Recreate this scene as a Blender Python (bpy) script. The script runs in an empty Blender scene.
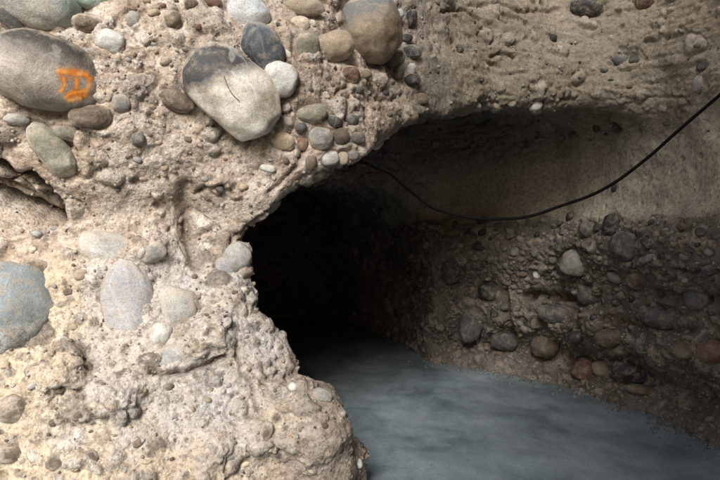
import bpy, math, random, time
import numpy as np
from mathutils import Vector, Matrix
T0 = time.time()
rng = np.random.default_rng(7)
random.seed(7)
S = bpy.context.scene
COL = S.collection

# ------------------------------------------------------------------ camera and frame
CAM = np.array([0.0, 0.0, 1.0])
F = 620.0                                   # focal length in pixels of the 720 px wide photograph
cam = bpy.data.cameras.new('camera'); camo = bpy.data.objects.new('camera', cam); COL.objects.link(camo)
cam.sensor_width = 36; cam.lens = 36*F/720; cam.clip_start = .05; cam.clip_end = 500
camo.location = CAM; camo.rotation_euler = (math.radians(90), 0, 0); S.camera = camo

def ray(px, py):
    v = np.array([(px-360)/F, 1.0, (240-py)/F]); return v
def at(px, py, d):
    return CAM + ray(px, py)*d

# ------------------------------------------------------------------ numpy noise
P = rng.permutation(256).astype(np.int64); P = np.concatenate([P, P, P])
G = rng.normal(size=(256, 3)).astype(np.float32); G /= np.linalg.norm(G, axis=1)[:, None]
R3 = rng.random((256, 3)).astype(np.float32); R1 = rng.random((256, 3)).astype(np.float32)
def hsh(i, j, k):
    return P[P[P[i & 255] + (j & 255)] + (k & 255)]
def perlin(p):
    p = p.astype(np.float32); f0 = np.floor(p); i = f0.astype(np.int64); f = p-f0
    u = f*f*f*(f*(f*6-15)+10)
    r = 0
    for dx in (0, 1):
        wx = u[:, 0] if dx else 1-u[:, 0]
        for dy in (0, 1):
            wy = u[:, 1] if dy else 1-u[:, 1]
            for dz in (0, 1):
                wz = u[:, 2] if dz else 1-u[:, 2]
                g = G[hsh(i[:, 0]+dx, i[:, 1]+dy, i[:, 2]+dz)]
                r = r + wx*wy*wz*((g[:, 0]*(f[:, 0]-dx)+g[:, 1]*(f[:, 1]-dy)+g[:, 2]*(f[:, 2]-dz)))
    return r*1.5
def fbm(p, o=4, gain=.5):
    a = 1.0; r = 0
    for k in range(o):
        r = r + a*perlin(p*(2.03**k)+17.3*k); a *= gain
    return r
def worley(p):
    """nearest feature point: distance and three random numbers of its cell"""
    p = p.astype(np.float32); i = np.floor(p).astype(np.int64)
    best = np.full(len(p), 9., np.float32); rid = np.zeros(len(p), np.int64)
    for dx in (-1, 0, 1):
        for dy in (-1, 0, 1):
            for dz in (-1, 0, 1):
                c = i+np.array([dx, dy, dz]); h = hsh(c[:, 0], c[:, 1], c[:, 2])
                d = ((c+.15+.7*R3[h]-p)**2).sum(1)
                m = d < best; best[m] = d[m]; rid[m] = h[m]
    return np.sqrt(best), R1[rid]

# ------------------------------------------------------------------ the rock as a solid
def poly_sdf(x, y, poly):
    """signed distance to a plan polygon, positive inside"""
    d = np.full(x.shape, 1e9); ins = np.zeros(x.shape, bool); n = len(poly)
    for k in range(n):
        ax, ay = poly[k]; bx, by = poly[(k+1) % n]
        ex, ey = bx-ax, by-ay; wx, wy = x-ax, y-ay
        t = np.clip((wx*ex+wy*ey)/(ex*ex+ey*ey), 0, 1)
        d = np.minimum(d, (wx-ex*t)**2+(wy-ey*t)**2)
        c = ((ay > y) != (by > y)) & (x < (bx-ax)*(y-ay)/((by-ay) if by != ay else 1e-9)+ax)
        ins ^= c
    d = np.sqrt(d); return np.where(ins, d, -d)
def smin(a, b, k):
    h = np.clip(.5+.5*(b-a)/k, 0, 1); return b*(1-h)+a*h-k*h*(1-h)
def smax(a, b, k): return -smin(-a, -b, k)
def sstep(a, b, x):
    t = np.clip((x-a)/(b-a), 0, 1); return t*t*(3-2*t)

FRONT = [(-6, -1.0), (-3.4, .9), (-2.3, 1.75), (-1.5, 2.12), (-.9, 2.22), (-.47, 2.36), (0, 2.5), (.35, 2.8), (.75, 3.15), (1.2, 3.38),
         (1.55, 3.25), (1.8, 2.9), (1.98, 2.3), (2.3, 1.5), (2.6, .5), (2.75, -1), (2.75, -3), (9, -3), (9, 14), (-9, 14), (-9, -1)]
BACK = [(-9, 5.4), (-2.2, 5.4), (-1.2, 5.3), (-.2, 5.3), (.64, 4.96), (1.38, 4.28), (1.52, 3.88), (1.62, 3.54), (1.72, 2.95), (1.9, 2.3),
        (2.3, 1.5), (2.6, .5), (2.75, -1), (2.75, -3), (9, -3), (9, 14), (-9, 14)]
XE = np.array([(-1, .06), (.05, .0), (.25, -.07), (.38, -.14), (.45, -.17), (.475, -.2), (.492, -.255), (.585, -.285), (.63, -.315), (.655, -.345),
               (.78, -.425), (.90, -.445), (1.0, -.478), (1.05, -.5), (4, -.5)])
ZR = np.array([(-6, .9), (-.6, .98), (-.474, 1.008), (-.356, 1.11), (-.237, 1.198), (-.158, 1.245), (-.04, 1.292), (.05, 1.35), (.18, 1.438),
               (.38, 1.475), (.72, 1.49), (.98, 1.49), (1.33, 1.47), (1.62, 1.46), (1.9, 1.4), (4, 1.2)])
LUMPS = [(238, 262, 2.42, .055), (246, 300, 2.42, .05), (264, 345, 2.38, .085), (272, 372, 2.38, .09), (304, 424, 2.31, .165), (322, 396, 2.42, .075), (340, 470, 2.46, .11), (262, 440, 2.2, .09), (215, 460, 2.15, .10), (120, 400, 2.12, .09), (60, 370, 2.08, .09), (150, 250, 2.3, .06), (215, 330, 2.25, .08)]
def rock(x, y, z):
    """rock > 0, air < 0 (about metres)"""
    xy = np.stack([x[:, :, 0].ravel(), y[:, :, 0].ravel()])
    sF = poly_sdf(xy[0], xy[1], FRONT).reshape(x.shape[:2])[:, :, None]
    sB = poly_sdf(xy[0], xy[1], BACK).reshape(x.shape[:2])[:, :, None]
    left = 1-sstep(-.5, .3, x)
    off = left*(.12*np.exp(-((z-1.62)/.28)**2) - .07*np.exp(-((z-1.06)/.12)**2) + .16*sstep(.95, .35, z) + .10*sstep(.6, .0, z))
    off = off + (1-left)*(-.16*(z-1.45)) - .14*sstep(1.9, 3.2, z)
    off = off - (.26*sstep(.3, .8, x)+.34*sstep(.8, 1.2, x))*np.exp(-((z-1.36)/.26)**2)
    f = sF+off
    w = np.maximum(y-2.4, 0)
    f = f - .10*np.exp(-((x+.64)/.09)**2-((z-1.02)/.17)**2)*(y < 3) + .05*np.exp(-((x+.38)/.07)**2-((z-1.12)/.08)**2)
    xe = np.interp(z, XE[:, 0], XE[:, 1])-.5*w
    zr = np.interp(x, ZR[:, 0], ZR[:, 1])+.22*w
    o = smin((x-xe)*.95, (zr-z)*.9, .03)
    f = smin(f, -o, .07)
    for (px, py, d, r) in LUMPS:
        c = at(px, py, d); f = smax(f, r-np.sqrt((x-c[0])**2+(y-c[1])**2+1.0*(z-c[2])**2), .014)
    prof = (-.13+.10*sstep(.8, 1.3, x))*sstep(1.09, 1.22, z) + .10*np.exp(-((z-.95)/.16)**2) - .14*np.exp(-((z-.17)/.12)**2) + .05*np.exp(-((z-.45)/.1)**2)
    b = sB+prof
    lean = sstep(.25, .75, x)*(1-.55*sstep(1.3, 1.7, x))
    prof = prof + .62*lean*np.clip(z/1.12, 0, 1) + (1.1*lean+1.2*sstep(.6, 1.2, x)*(1-.6*sstep(1.45, 1.7, x)))*np.clip(z-1.2, 0, .5)
    cx = -.45-.22*np.maximum(y-5, 0)**1.4
    hw = 1.02; zt = 1.48+.05*np.maximum(y-5, 0)
    e = ((np.abs(x-cx)/hw)**4+(np.maximum(z, 0)/zt)**4)**.25
    t = smin((1-e)*.9, 8.0-y, .3)
    b = smin(b, -t, .08)
    return smax(f, b, .04+.30*sstep(.6, 1.4, x))

def surface_nets(x0, x1, y0, y1, z0, z1, h, noise=True, extra=None):
    xs = np.arange(x0, x1+h, h); ys = np.arange(y0, y1+h, h); zs = np.arange(z0, z1+h, h)
    X, Y, Z = np.meshgrid(xs, ys, zs, indexing='ij')
    f = rock(X, Y, Z)
    if extra is not None: f = extra(X, Y, Z, f)
    if noise:
        near = np.abs(f) < .35
        p = np.stack([X[near], Y[near], Z[near]], 1)
        q = p*np.array([1, 1, 1.7])
        f[near] += .035*fbm(q*2.3, 3)+.016*fbm(q*7+5, 2)*(1-.75*smoothzone(p))
    s = f > 0
    nx, ny, nz = f.shape
    acc = np.zeros((nx-1, ny-1, nz-1, 3), np.float32); cnt = np.zeros((nx-1, ny-1, nz-1), np.float32)
    C = [(a, b, c) for a in (0, 1) for b in (0, 1) for c in (0, 1)]
    for a in C:
        for ax in range(3):
            if a[ax]: continue
            b = list(a); b[ax] = 1
            va = f[a[0]:nx-1+a[0], a[1]:ny-1+a[1], a[2]:nz-1+a[2]]; vb = f[b[0]:nx-1+b[0], b[1]:ny-1+b[1], b[2]:nz-1+b[2]]
            m = (va > 0) != (vb > 0)
            t = np.where(m, va/np.where(m, va-vb, 1), 0)
            for k in range(3):
                acc[..., k] += np.where(m, (t if k == ax else a[k]), 0)
            cnt += m
    act = cnt > 0; idx = -np.ones(act.shape, np.int64); idx[act] = np.arange(act.sum())
    ii = np.argwhere(act); v = acc[act]/cnt[act][:, None]
    verts = (ii+v)*h+np.array([x0, y0, z0])
    quads = []
    def q(m, offs, axis):
        g = np.argwhere(m)
        cells = [g+np.array(o) for o in offs]
        ok = np.ones(len(g), bool)
        for c in cells:
            ok &= (c >= 0).all(1) & (c < np.array(act.shape)).all(1)
        g = g[ok]; cells = [c[ok] for c in cells]
        qd = np.stack([idx[c[:, 0], c[:, 1], c[:, 2]] for c in cells], 1)
        fl = s[g[:, 0], g[:, 1], g[:, 2]]
        qd[~fl] = qd[~fl][:, ::-1]
        quads.append(qd)
    q(s[:-1] != s[1:], [(0, -1, -1), (0, 0, -1), (0, 0, 0), (0, -1, 0)], 0)
    q(s[:, :-1] != s[:, 1:], [(-1, 0, -1), (-1, 0, 0), (0, 0, 0), (0, 0, -1)], 1)
    q(s[:, :, :-1] != s[:, :, 1:], [(-1, -1, 0), (0, -1, 0), (0, 0, 0), (-1, 0, 0)], 2)
    return verts, np.concatenate(quads)

def smoothzone(p):
    """the smooth concave band of the undercut, where few pebbles show"""
    x, y, z = p[:, 0], p[:, 1], p[:, 2]
    behind = sstep(.12, .3, (y-2.9)+.25*(x > 1.4))
    return sstep(1.10, 1.17, z+.02*np.sin(x*9))*sstep(1.75, 1.5, z)*sstep(.0, .3, x)*sstep(3.05, 3.3, y+.6*sstep(1.1, 1.6, x))

def new_mesh(name, verts, faces):
    me = bpy.data.meshes.new(name)
    nv, nf, k = len(verts), len(faces), faces.shape[1]
    me.vertices.add(nv); me.vertices.foreach_set('co', verts.astype(np.float32).ravel())
    me.loops.add(nf*k); me.loops.foreach_set('vertex_index', faces.astype(np.int32).ravel())
    me.polygons.add(nf); me.polygons.foreach_set('loop_start', np.arange(0, nf*k, k, dtype=np.int32))
    try: me.polygons.foreach_set('loop_total', np.full(nf, k, np.int32))
    except Exception: pass
    me.update(calc_edges=True); me.validate()
    me.polygons.foreach_set('use_smooth', np.ones(len(me.polygons), bool))
    return me
def link(name, me, mat=None, parent=None, loc=None):
    o = bpy.data.objects.new(name, me); COL.objects.link(o)
    if mat: me.materials.append(mat)
    if parent: o.parent = parent
    if loc is not None: o.location = loc
    return o
def tag(o, label=None, cat=None, group=None, kind=None):
    if label: o['label'] = label
    if cat: o['category'] = cat
    if group: o['group'] = group
    if kind: o['kind'] = kind
    return o

# ------------------------------------------------------------------ materials
def nodes(name):
    m = bpy.data.materials.new(name); m.use_nodes = True; nt = m.node_tree
    b = nt.nodes['Principled BSDF']; return m, nt, b
def N(nt, t, **kw):
    n = nt.nodes.new(t)
    for k, v in kw.items():
        if k in n.inputs: n.inputs[k].default_value = v
        else: setattr(n, k, v)
    return n
def mixc(nt, fac, a, b, blend='MIX'):
    n = nt.nodes.new('ShaderNodeMix'); n.data_type = 'RGBA'; n.blend_type = blend
    for s, v in ((0, fac), (6, a), (7, b)):
        if hasattr(v, 'links') or isinstance(v, bpy.types.NodeSocket): nt.links.new(v, n.inputs[s])
        elif s == 0: n.inputs[0].default_value = v
        else: n.inputs[s].default_value = (*v, 1)
    return n.outputs[2]
def ramp(nt, src, stops):
    r = nt.nodes.new('ShaderNodeValToRGB'); nt.links.new(src, r.inputs[0]); e = r.color_ramp.elements
    while len(e) > 1: e.remove(e[0])
    e[0].position, c = stops[0]; e[0].color = (*c, 1) if isinstance(c, tuple) else (c, c, c, 1)
    for p, c in stops[1:]:
        k = e.new(p); k.color = (*c, 1) if isinstance(c, tuple) else (c, c, c, 1)
    return r.outputs[0]
def noise(nt, co, scale, detail=6, rough=.6, stretch=None, off=0):
    mp = N(nt, 'ShaderNodeMapping'); nt.links.new(co, mp.inputs[0])
    mp.inputs['Location'].default_value = (off, off*1.3, off*.7)
    if stretch: mp.inputs['Scale'].default_value = stretch
    n = N(nt, 'ShaderNodeTexNoise'); nt.links.new(mp.outputs[0], n.inputs['Vector'])
    n.inputs['Scale'].default_value = scale; n.inputs['Detail'].default_value = detail; n.inputs['Roughness'].default_value = rough
    return n.outputs['Fac']

def rock_material():
    m, nt, b = nodes('conglomerate'); L = nt.links.new
    co = N(nt, 'ShaderNodeTexCoord').outputs['Object']
    def attr(n):
        a = N(nt, 'ShaderNodeAttribute'); a.attribute_name = n; return a.outputs['Fac']
    n1 = noise(nt, co, 2.2, 4, .6)
    n2 = noise(nt, co, 9, 8, .68, (1, 1, 1.6), 3)
    n3 = noise(nt, co, 45, 6, .7, None, 8)
    base = mixc(nt, ramp(nt, n1, [(.38, 0.), (.62, 1.)]), (.385, .30, .235), (.46, .39, .325))
    base = mixc(nt, ramp(nt, n2, [(.42, 0.), (.66, .85)]), base, (.62, .57, .51))
    base = mixc(nt, ramp(nt, n2, [(.28, .75), (.46, 0.)]), base, (.20, .16, .13))
    base = mixc(nt, attr('grey'), base, mixc(nt, n2, (.35, .335, .335), (.60, .58, .575)))
    base = mixc(nt, attr('cream'), base, mixc(nt, n2, (.40, .32, .23), (.66, .575, .45)))
    base = mixc(nt, attr('right_dim'), base, mixc(nt, n2, mixc(nt, attr('upper'), (.095, .09, .082), (.19, .165, .125)), mixc(nt, attr('upper'), (.18, .17, .152), (.32, .285, .225))))  # painted dimness of the right rock, deepest on the lower wall
    base = mixc(nt, attr('smooth'), base, mixc(nt, n2, (.35, .31, .25), (.50, .45, .37)))
    base = mixc(nt, attr('brown'), base, (.10, .065, .04))
    # clasts carry their own tint
    cr = attr('clast_tone')
    ct = ramp(nt, cr, [(0., (.09, .08, .075)), (.2, (.20, .165, .13)), (.38, (.30, .28, .26)), (.55, (.36, .28, .20)), (.75, (.42, .40, .37)), (.93, (.62, .58, .52))])
    ct = mixc(nt, ramp(nt, n3, [(.35, 0.), (.7, .5)]), ct, base)
    base = mixc(nt, attr('clast'), base, ct)
    # grain: sand and grit
    v = N(nt, 'ShaderNodeTexVoronoi'); L(co, v.inputs['Vector']); v.inputs['Scale'].default_value = 120
    grit = ramp(nt, v.outputs['Color'], [(.12, (.25, .24, .23)), (.3, (.8, .8, .8)), (.75, (1., 1., 1.)), (.93, (1.6, 1.55, 1.5))])
    base = mixc(nt, .45, base, grit, 'MULTIPLY')
    base = mixc(nt, ramp(nt, n3, [(.36, .65), (.5, 0.)]), base, (.13, .10, .08))
    L(base, b.inputs['Base Color']); b.inputs['Roughness'].default_value = .92
    b.inputs['Specular IOR Level'].default_value = .25
    # fine relief
    v2 = N(nt, 'ShaderNodeTexVoronoi'); L(co, v2.inputs['Vector']); v2.inputs['Scale'].default_value = 70
    h = N(nt, 'ShaderNodeMath', operation='ADD')
    hm = N(nt, 'ShaderNodeMath', operation='MULTIPLY'); hm.inputs[1].default_value = .65
    L(v2.outputs['Distance'], hm.inputs[0]); L(hm.outputs[0], h.inputs[0]); L(n3, h.inputs[1])
    h2 = N(nt, 'ShaderNodeMath', operation='ADD'); L(h.outputs[0], h2.inputs[0]); L(noise(nt, co, 160, 3, .6, None, 5), h2.inputs[1])
    bp = N(nt, 'ShaderNodeBump'); bp.inputs['Distance'].default_value = .005
    inv = N(nt, 'ShaderNodeMath', operation='MULTIPLY_ADD'); inv.inputs[1].default_value = -.5; inv.inputs[2].default_value = .95
    su = N(nt, 'ShaderNodeMath', operation='MAXIMUM'); L(attr('smooth'), su.inputs[0]); L(attr('upper'), su.inputs[1]); L(su.outputs[0], inv.inputs[0]); L(inv.outputs[0], bp.inputs['Strength'])
    L(h2.outputs[0], bp.inputs['Height']); L(bp.outputs[0], b.inputs['Normal'])
    return m
ROCK = rock_material()

def stone_material(name, dark, mid, light, scale=9, rough=.62, speck=.3, patch=None, band=None, seed=0, dust=.55):
    """dark / mid / light: three tones of the mineral; patch: (colour, direction, edge) a second tone on one side"""
    m, nt, b = nodes(name); L = nt.links.new
    co = N(nt, 'ShaderNodeTexCoord').outputs['Object']
    oi = N(nt, 'ShaderNodeObjectInfo')
    ad = N(nt, 'ShaderNodeVectorMath', operation='MULTIPLY_ADD'); L(oi.outputs['Location'], ad.inputs[0]); ad.inputs[1].default_value = (7, 7, 7); L(co, ad.inputs[2])
    c2 = ad.outputs[0]
    n = noise(nt, c2, scale, 6, .62, (1, 1, 1.5), seed)
    col = ramp(nt, n, [(.30, dark), (.5, mid), (.72, light)])
    n3 = noise(nt, c2, 60, 5, .7, None, seed+4)
    col = mixc(nt, ramp(nt, n3, [(.38, speck), (.5, 0.)]), col, tuple(c*.45 for c in dark))
    col = mixc(nt, ramp(nt, n3, [(.58, 0.), (.72, speck)]), col, tuple(min(.75, c*1.35) for c in light))
    if patch:
        pc, d, e0, e1 = patch
        dt = N(nt, 'ShaderNodeVectorMath', operation='DOT_PRODUCT'); L(co, dt.inputs[0]); dt.inputs[1].default_value = d
        w = N(nt, 'ShaderNodeMath', operation='MULTIPLY_ADD'); L(noise(nt, c2, 14, 5, .65, None, 2), w.inputs[0]); w.inputs[1].default_value = .09; L(dt.outputs['Value'], w.inputs[2])
        s = N(nt, 'ShaderNodeMapRange'); L(w.outputs[0], s.inputs[0]); s.inputs[1].default_value = e0; s.inputs[2].default_value = e1
        col = mixc(nt, s.outputs[0], col, mixc(nt, n, tuple(c*.6 for c in pc), tuple(c*1.3 for c in pc)))
    dn = noise(nt, c2, 24, 8, .75, None, seed+9)
    col = mixc(nt, ramp(nt, dn, [(.50, 0.), (.64, dust)]), col, (.34, .285, .22))
    ra = N(nt, 'ShaderNodeAttribute'); ra.attribute_name = 'rim'
    rm = N(nt, 'ShaderNodeMath', operation='MULTIPLY_ADD'); L(dn, rm.inputs[0]); rm.inputs[1].default_value = 1.7; L(ra.outputs['Fac'], rm.inputs[2])
    rg = N(nt, 'ShaderNodeMapRange'); L(rm.outputs[0], rg.inputs[0]); rg.inputs[1].default_value = 1.15; rg.inputs[2].default_value = 1.6; rg.inputs[4].default_value = .9
    col = mixc(nt, rg.outputs[0], col, (.40, .35, .295))
    vn = noise(nt, c2, 5.5, 2, .5, (1, 1, .6), seed+20)
    col = mixc(nt, ramp(nt, vn, [(.488, 0.), (.497, .2), (.503, .2), (.512, 0.)]), col, tuple(min(.75, .25+c) for c in mid))
    n5 = noise(nt, c2, 190, 4, .7, None, seed+2)
    col = mixc(nt, .55, col, ramp(nt, n5, [(.35, .55), (.5, 1.), (.66, 1.3)]), 'MULTIPLY')
    hv = N(nt, 'ShaderNodeHueSaturation'); L(col, hv.inputs['Color'])
    rr = N(nt, 'ShaderNodeMapRange'); L(oi.outputs['Random'], rr.inputs[0]); rr.inputs[3].default_value = .78; rr.inputs[4].default_value = 1.18
    L(rr.outputs[0], hv.inputs['Value'])
    L(hv.outputs[0], b.inputs['Base Color'])
    b.inputs['Roughness'].default_value = rough; b.inputs['Specular IOR Level'].default_value = .35
    bp = N(nt, 'ShaderNodeBump'); bp.inputs['Distance'].default_value = .004; bp.inputs['Strength'].default_value = .6
    ah = N(nt, 'ShaderNodeMath', operation='ADD'); L(n3, ah.inputs[0]); L(n5, ah.inputs[1])
    L(ah.outputs[0], bp.inputs['Height']); L(bp.outputs[0], b.inputs['Normal'])
    return m
M = {
 'palegrey': stone_material('pale_grey_stone', (.22, .22, .215), (.36, .36, .345), (.52, .51, .49)),
 'grey': stone_material('grey_stone', (.12, .12, .115), (.21, .205, .195), (.32, .31, .29)),
 'darkgrey': stone_material('dark_grey_stone', (.045, .045, .045), (.085, .083, .08), (.16, .155, .15)),
 'black': stone_material('black_stone', (.018, .018, .02), (.035, .034, .034), (.07, .065, .06)),
 'brown': stone_material('brown_stone', (.07, .05, .035), (.13, .10, .075), (.22, .18, .14)),
 'redbrown': stone_material('red_brown_stone', (.07, .035, .022), (.14, .08, .055), (.22, .15, .11)),
 'tan': stone_material('tan_stone', (.20, .15, .10), (.33, .265, .19), (.46, .38, .28)),
  'dusty': stone_material('dusty_tan_stone', (.30, .25, .19), (.38, .33, .26), (.50, .45, .37), speck=.5, dust=.9),
 'cream': stone_material('cream_stone', (.36, .30, .22), (.50, .43, .33), (.62, .56, .46)),
 'white': stone_material('white_stone', (.40, .40, .39), (.56, .56, .54), (.68, .68, .66), speck=.12),
 'bluewhite': stone_material('blue_white_stone', (.36, .42, .46), (.55, .61, .66), (.74, .77, .79), speck=.15),
 'olive': stone_material('olive_stone', (.10, .10, .075), (.19, .185, .145), (.32, .31, .25)),
 'green': stone_material('green_grey_stone', (.16, .21, .185), (.27, .33, .30), (.40, .44, .40)),
 'lavender': stone_material('lavender_grey_stone', (.26, .26, .27), (.32, .32, .335), (.42, .415, .425), speck=.3, scale=6, dust=.7),
 'twotone': stone_material('black_and_cream_boulder', (.27, .23, .18), (.56, .53, .48), (.76, .74, .70), scale=7, dust=.3, patch=((.05, .052, .055), (-.42, 0, .9), .055, .10)),
 'slateblue': stone_material('slate_boulder', (.035, .045, .055), (.085, .10, .12), (.24, .27, .29), scale=8),
 'marked': stone_material('dark_edged_boulder', (.16, .14, .12), (.38, .34, .30), (.58, .54, .50), scale=5, dust=.35, patch=((.06, .058, .052), (.25, 0, .95), .05, .12)),
 'bigtan': stone_material('grey_topped_tan_boulder', (.13, .10, .065), (.27, .21, .15), (.42, .34, .25), scale=8, patch=((.17, .18, .18), (-.3, 0, .9), .03, .10)),
 'teal': stone_material('blue_grey_boulder', (.10, .105, .10), (.20, .21, .205), (.42, .43, .42), scale=10, speck=.75, dust=.75, patch=((.23, .265, .28), (0, 0, 1), -.03, .06)),
 'topgrey': stone_material('grey_boulder_green_end', (.18, .18, .17), (.32, .32, .30), (.48, .47, .44), scale=6, patch=((.16, .24, .21), (.9, 0, .5), .09, .15)),
}

# ------------------------------------------------------------------ the rock mesh
verts, quads = surface_nets(-3.0, 2.7, .6, 8.6, -.22, 2.75, .034)
me = new_mesh('rock', verts, quads)
tmp = bpy.data.objects.new('tmp', me); COL.objects.link(tmp)
md = tmp.modifiers.new('s', 'SUBSURF'); md.levels = 2; md.subdivision_type = 'CATMULL_CLARK'
dg = bpy.context.evaluated_depsgraph_get()
me2 = bpy.data.meshes.new_from_object(tmp.evaluated_get(dg)); bpy.data.objects.remove(tmp)
nv = len(me2.vertices); V = np.empty(nv*3, np.float32); me2.vertices.foreach_get('co', V); V = V.reshape(-1, 3)
Nn = np.empty(nv*3, np.float32); me2.vertex_normals.foreach_get('vector', Nn) if hasattr(me2, 'vertex_normals') else me2.vertices.foreach_get('normal', Nn)
Nn = Nn.reshape(-1, 3)
nf = len(me2.polygons); Q = np.empty(nf*4, np.int32); me2.loops.foreach_get('vertex_index', Q); Q = Q.reshape(-1, 4)
print('verts', nv, 'faces', nf, 'normal check', float((Nn[:, 1][(V[:, 1] < 2.6)]).mean()), time.time()-T0)

x, y, z = V[:, 0], V[:, 1], V[:, 2]
sm = smoothzone(V)
band = sstep(1.16, 1.12, z)*sstep(.2, .5, x)*sstep(3.0, 3.2, y+.5*sstep(1.1, 1.6, x))          # pebble bed under the smooth zone
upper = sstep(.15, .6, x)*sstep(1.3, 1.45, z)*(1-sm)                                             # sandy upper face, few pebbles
left = 1-sstep(-.1, .3, x)
strat = V*np.array([1, 1, 2.6])
disp = .013*(fbm(V*9, 5, .55)*(1-upper)+fbm(strat*8, 5, .5)*upper*.8)*(1-.4*sm)
disp += left*.020*fbm(V*5.5+40, 2)*(1-sstep(1.9, 2.2, z))
disp += .006*((np.abs(perlin(V*38+3))-.3)*(1-upper)+(np.abs(perlin(strat*30+3))-.3)*upper)*(1-.8*sm)*(1+.5*left)
disp -= upper*.010*np.clip(perlin(np.stack([x*7, y*7, z*38], 1))-.18, 0, 1)*2       # bedding ledges
neck = np.exp(-((z-1.2)/.2)**2)*left; disp = disp*(1-.35*neck)
clast = np.zeros(nv, np.float32); tone = np.zeros(nv, np.float32)
wob = np.stack([perlin(V*14+k*9) for k in range(3)], 1)
for sc, keep, hh, off in ((.17, .30, .34, 51.3), (.115, .42, .42, 0), (.062, .50, .46, 31.7), (.033, .5, .45, 77.1)):
    p = (V+wob*.018*(sc/.06)+off)/sc
    d, r = worley(p*np.array([1, 1, 1.25]))
    kp = keep*((.62-.34*neck)*left+1.35*band+.25*upper+.05)*(1-.86*sm)
    rad = .30+.22*r[:, 1]
    pres = (r[:, 0] < kp)
    q_ = d/rad
    dome = np.sqrt(np.clip(1-q_**2.4, 0, 1))
    c = (q_ < 1) & pres
    amp = hh*sc*(.35+.4*r[:, 2])
    disp = np.where(c, disp*.45+amp*(dome-.15), disp)
    ring = pres & (q_ >= 1) & (q_ < 1.25); disp = np.where(ring, disp-.06*sc, disp)
    clast = np.where(c, sstep(1.0, .9, q_), clast); tone = np.where(c, r[:, 2]*.97+.02*wob[:, 0], tone); clast = clast*(1-.0)
# lost clasts: pits
d, r = worley((V+wob*.01+5.5)/.075); rad = .16+.16*r[:, 1]
c = (r[:, 0] < .22*(1-.6*sm)) & (d < rad)
pit = np.where(c, np.sqrt(np.clip(1-(d/rad)**2, 0, 1)), 0); disp = disp-.022*pit
d, r = worley((V+wob*.006+15.5)/.03); rad = .2+.2*r[:, 1]
c = (r[:, 0] < .2*(1-.8*sm)) & (d < rad)
disp = np.where(c, disp-.009*np.sqrt(np.clip(1-(d/rad)**2, 0, 1)), disp)

# ---- cracks, grooves and hollows read off the rock: (polyline in the photograph, near depth, width m, depth m)
PXV = np.stack([360+F*(x/np.maximum(y, .1)), 240-F*((z-1)/np.maximum(y, .1))], 1)
frontface = (Nn[:, 1] < .55)
brown = (pit*.45).astype(np.float32)
CRACKS = [
 ([(-40, 182), (0, 190), (25, 200), (46, 212)], 1.7, 2.9, 12, .10),
 ([(-25, 158), (0, 166), (14, 178), (30, 176), (45, 190), (57, 205), (61, 219)], 1.7, 2.9, 4.2, .14),
 ([(-25, 195), (0, 203), (14, 209), (30, 211), (40, 217), (60, 220)], 1.7, 2.9, 3.8, .14),
 ([(-25, 178), (0, 180), (16, 183), (30, 192), (48, 202), (56, 212)], 1.7, 2.9, 1.9, .05),
 ([(33, 183), (60, 190), (80, 203), (86, 206)], 1.9, 2.9, 1.2, .012),
 ([(186, 186), (183, 200), (188, 220), (190, 245), (196, 262)], 1.9, 2.9, 7, .035),
 ([(196, 194), (208, 187), (222, 186)], 1.9, 2.9, 2.2, .03),
 ([(232, 238), (250, 228), (262, 218), (276, 206), (290, 197)], 1.9, 2.9, 2.0, .03),
 ([(268, 192), (285, 178), (296, 166), (303, 152), (305, 140)], 1.9, 2.9, 1.8, .022),
 ([(150, 369), (165, 373), (185, 372), (200, 366), (212, 364), (226, 358)], 1.7, 2.9, 2.4, .06),
 ([(52, 347), (62, 343), (68, 341)], 1.7, 2.9, 1.3, .012),
 ([(236, 345), (240, 370), (252, 385), (256, 410)], 1.9, 2.9, 3, .012),
 ([(275, 380), (290, 374), (312, 372)], 1.9, 2.9, 3, .012),
 ([(526, 296), (545, 295), (562, 296), (578, 300)], 3, 5.2, 4.0, .11),
 ([(570, 245), (590, 254), (612, 256)], 3, 5, 1.3, .02),
 ([(672, 268), (690, 274), (712, 272), (740, 276)], 2, 5, 1.6, .03),
 ([(655, 292), (690, 300), (740, 300)], 2, 5, 5, .04),
 ([(600, 318), (640, 322), (690, 330)], 2, 5, 4, .04),
 ([(540, 300), (538, 320), (548, 335)], 3, 5, 3.5, .05),
 ([(505, 290), (508, 320), (512, 340)], 3, 5.2, 3, .05),
 ([(490, 58), (500, 54), (516, 57)], 2.3, 3.6, 1.5, .02),
 ([(505, 74), (530, 72)], 2.3, 3.6, 1.2, .015),
 ([(420, 118), (452, 126), (500, 122)], 2.3, 3.6, 1.4, .018),
 ([(372, 100), (396, 98), (402, 93)], 2.3, 3.6, 1.6, .022),
 ([(337, 92), (347, 86), (352, 76)], 2.3, 3.6, 1.6, .022),
 ([(640, 96), (690, 97)], 2.3, 3.6, 1.1, .012),
 ([(470, 5), (500, 2), (520, 12), (560, 8)], 2.3, 3.6, 1.8, .02),
 ([(440, 12), (466, 10), (480, 20)], 2.3, 3.6, 1.6, .02),
]
def segdist(pts, poly):
    d = np.full(len(pts), 1e9)
    for (ax, ay), (bx, by) in zip(poly[:-1], poly[1:]):
        ex, ey = bx-ax, by-ay; wx, wy = pts[:, 0]-ax, pts[:, 1]-ay
        t = np.clip((wx*ex+wy*ey)/(ex*ex+ey*ey), 0, 1)
        d = np.minimum(d, (wx-ex*t)**2+(wy-ey*t)**2)
    return np.sqrt(d)
PW = PXV+np.stack([perlin(V*22+1), perlin(V*22+50)], 1)*2.6
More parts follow.
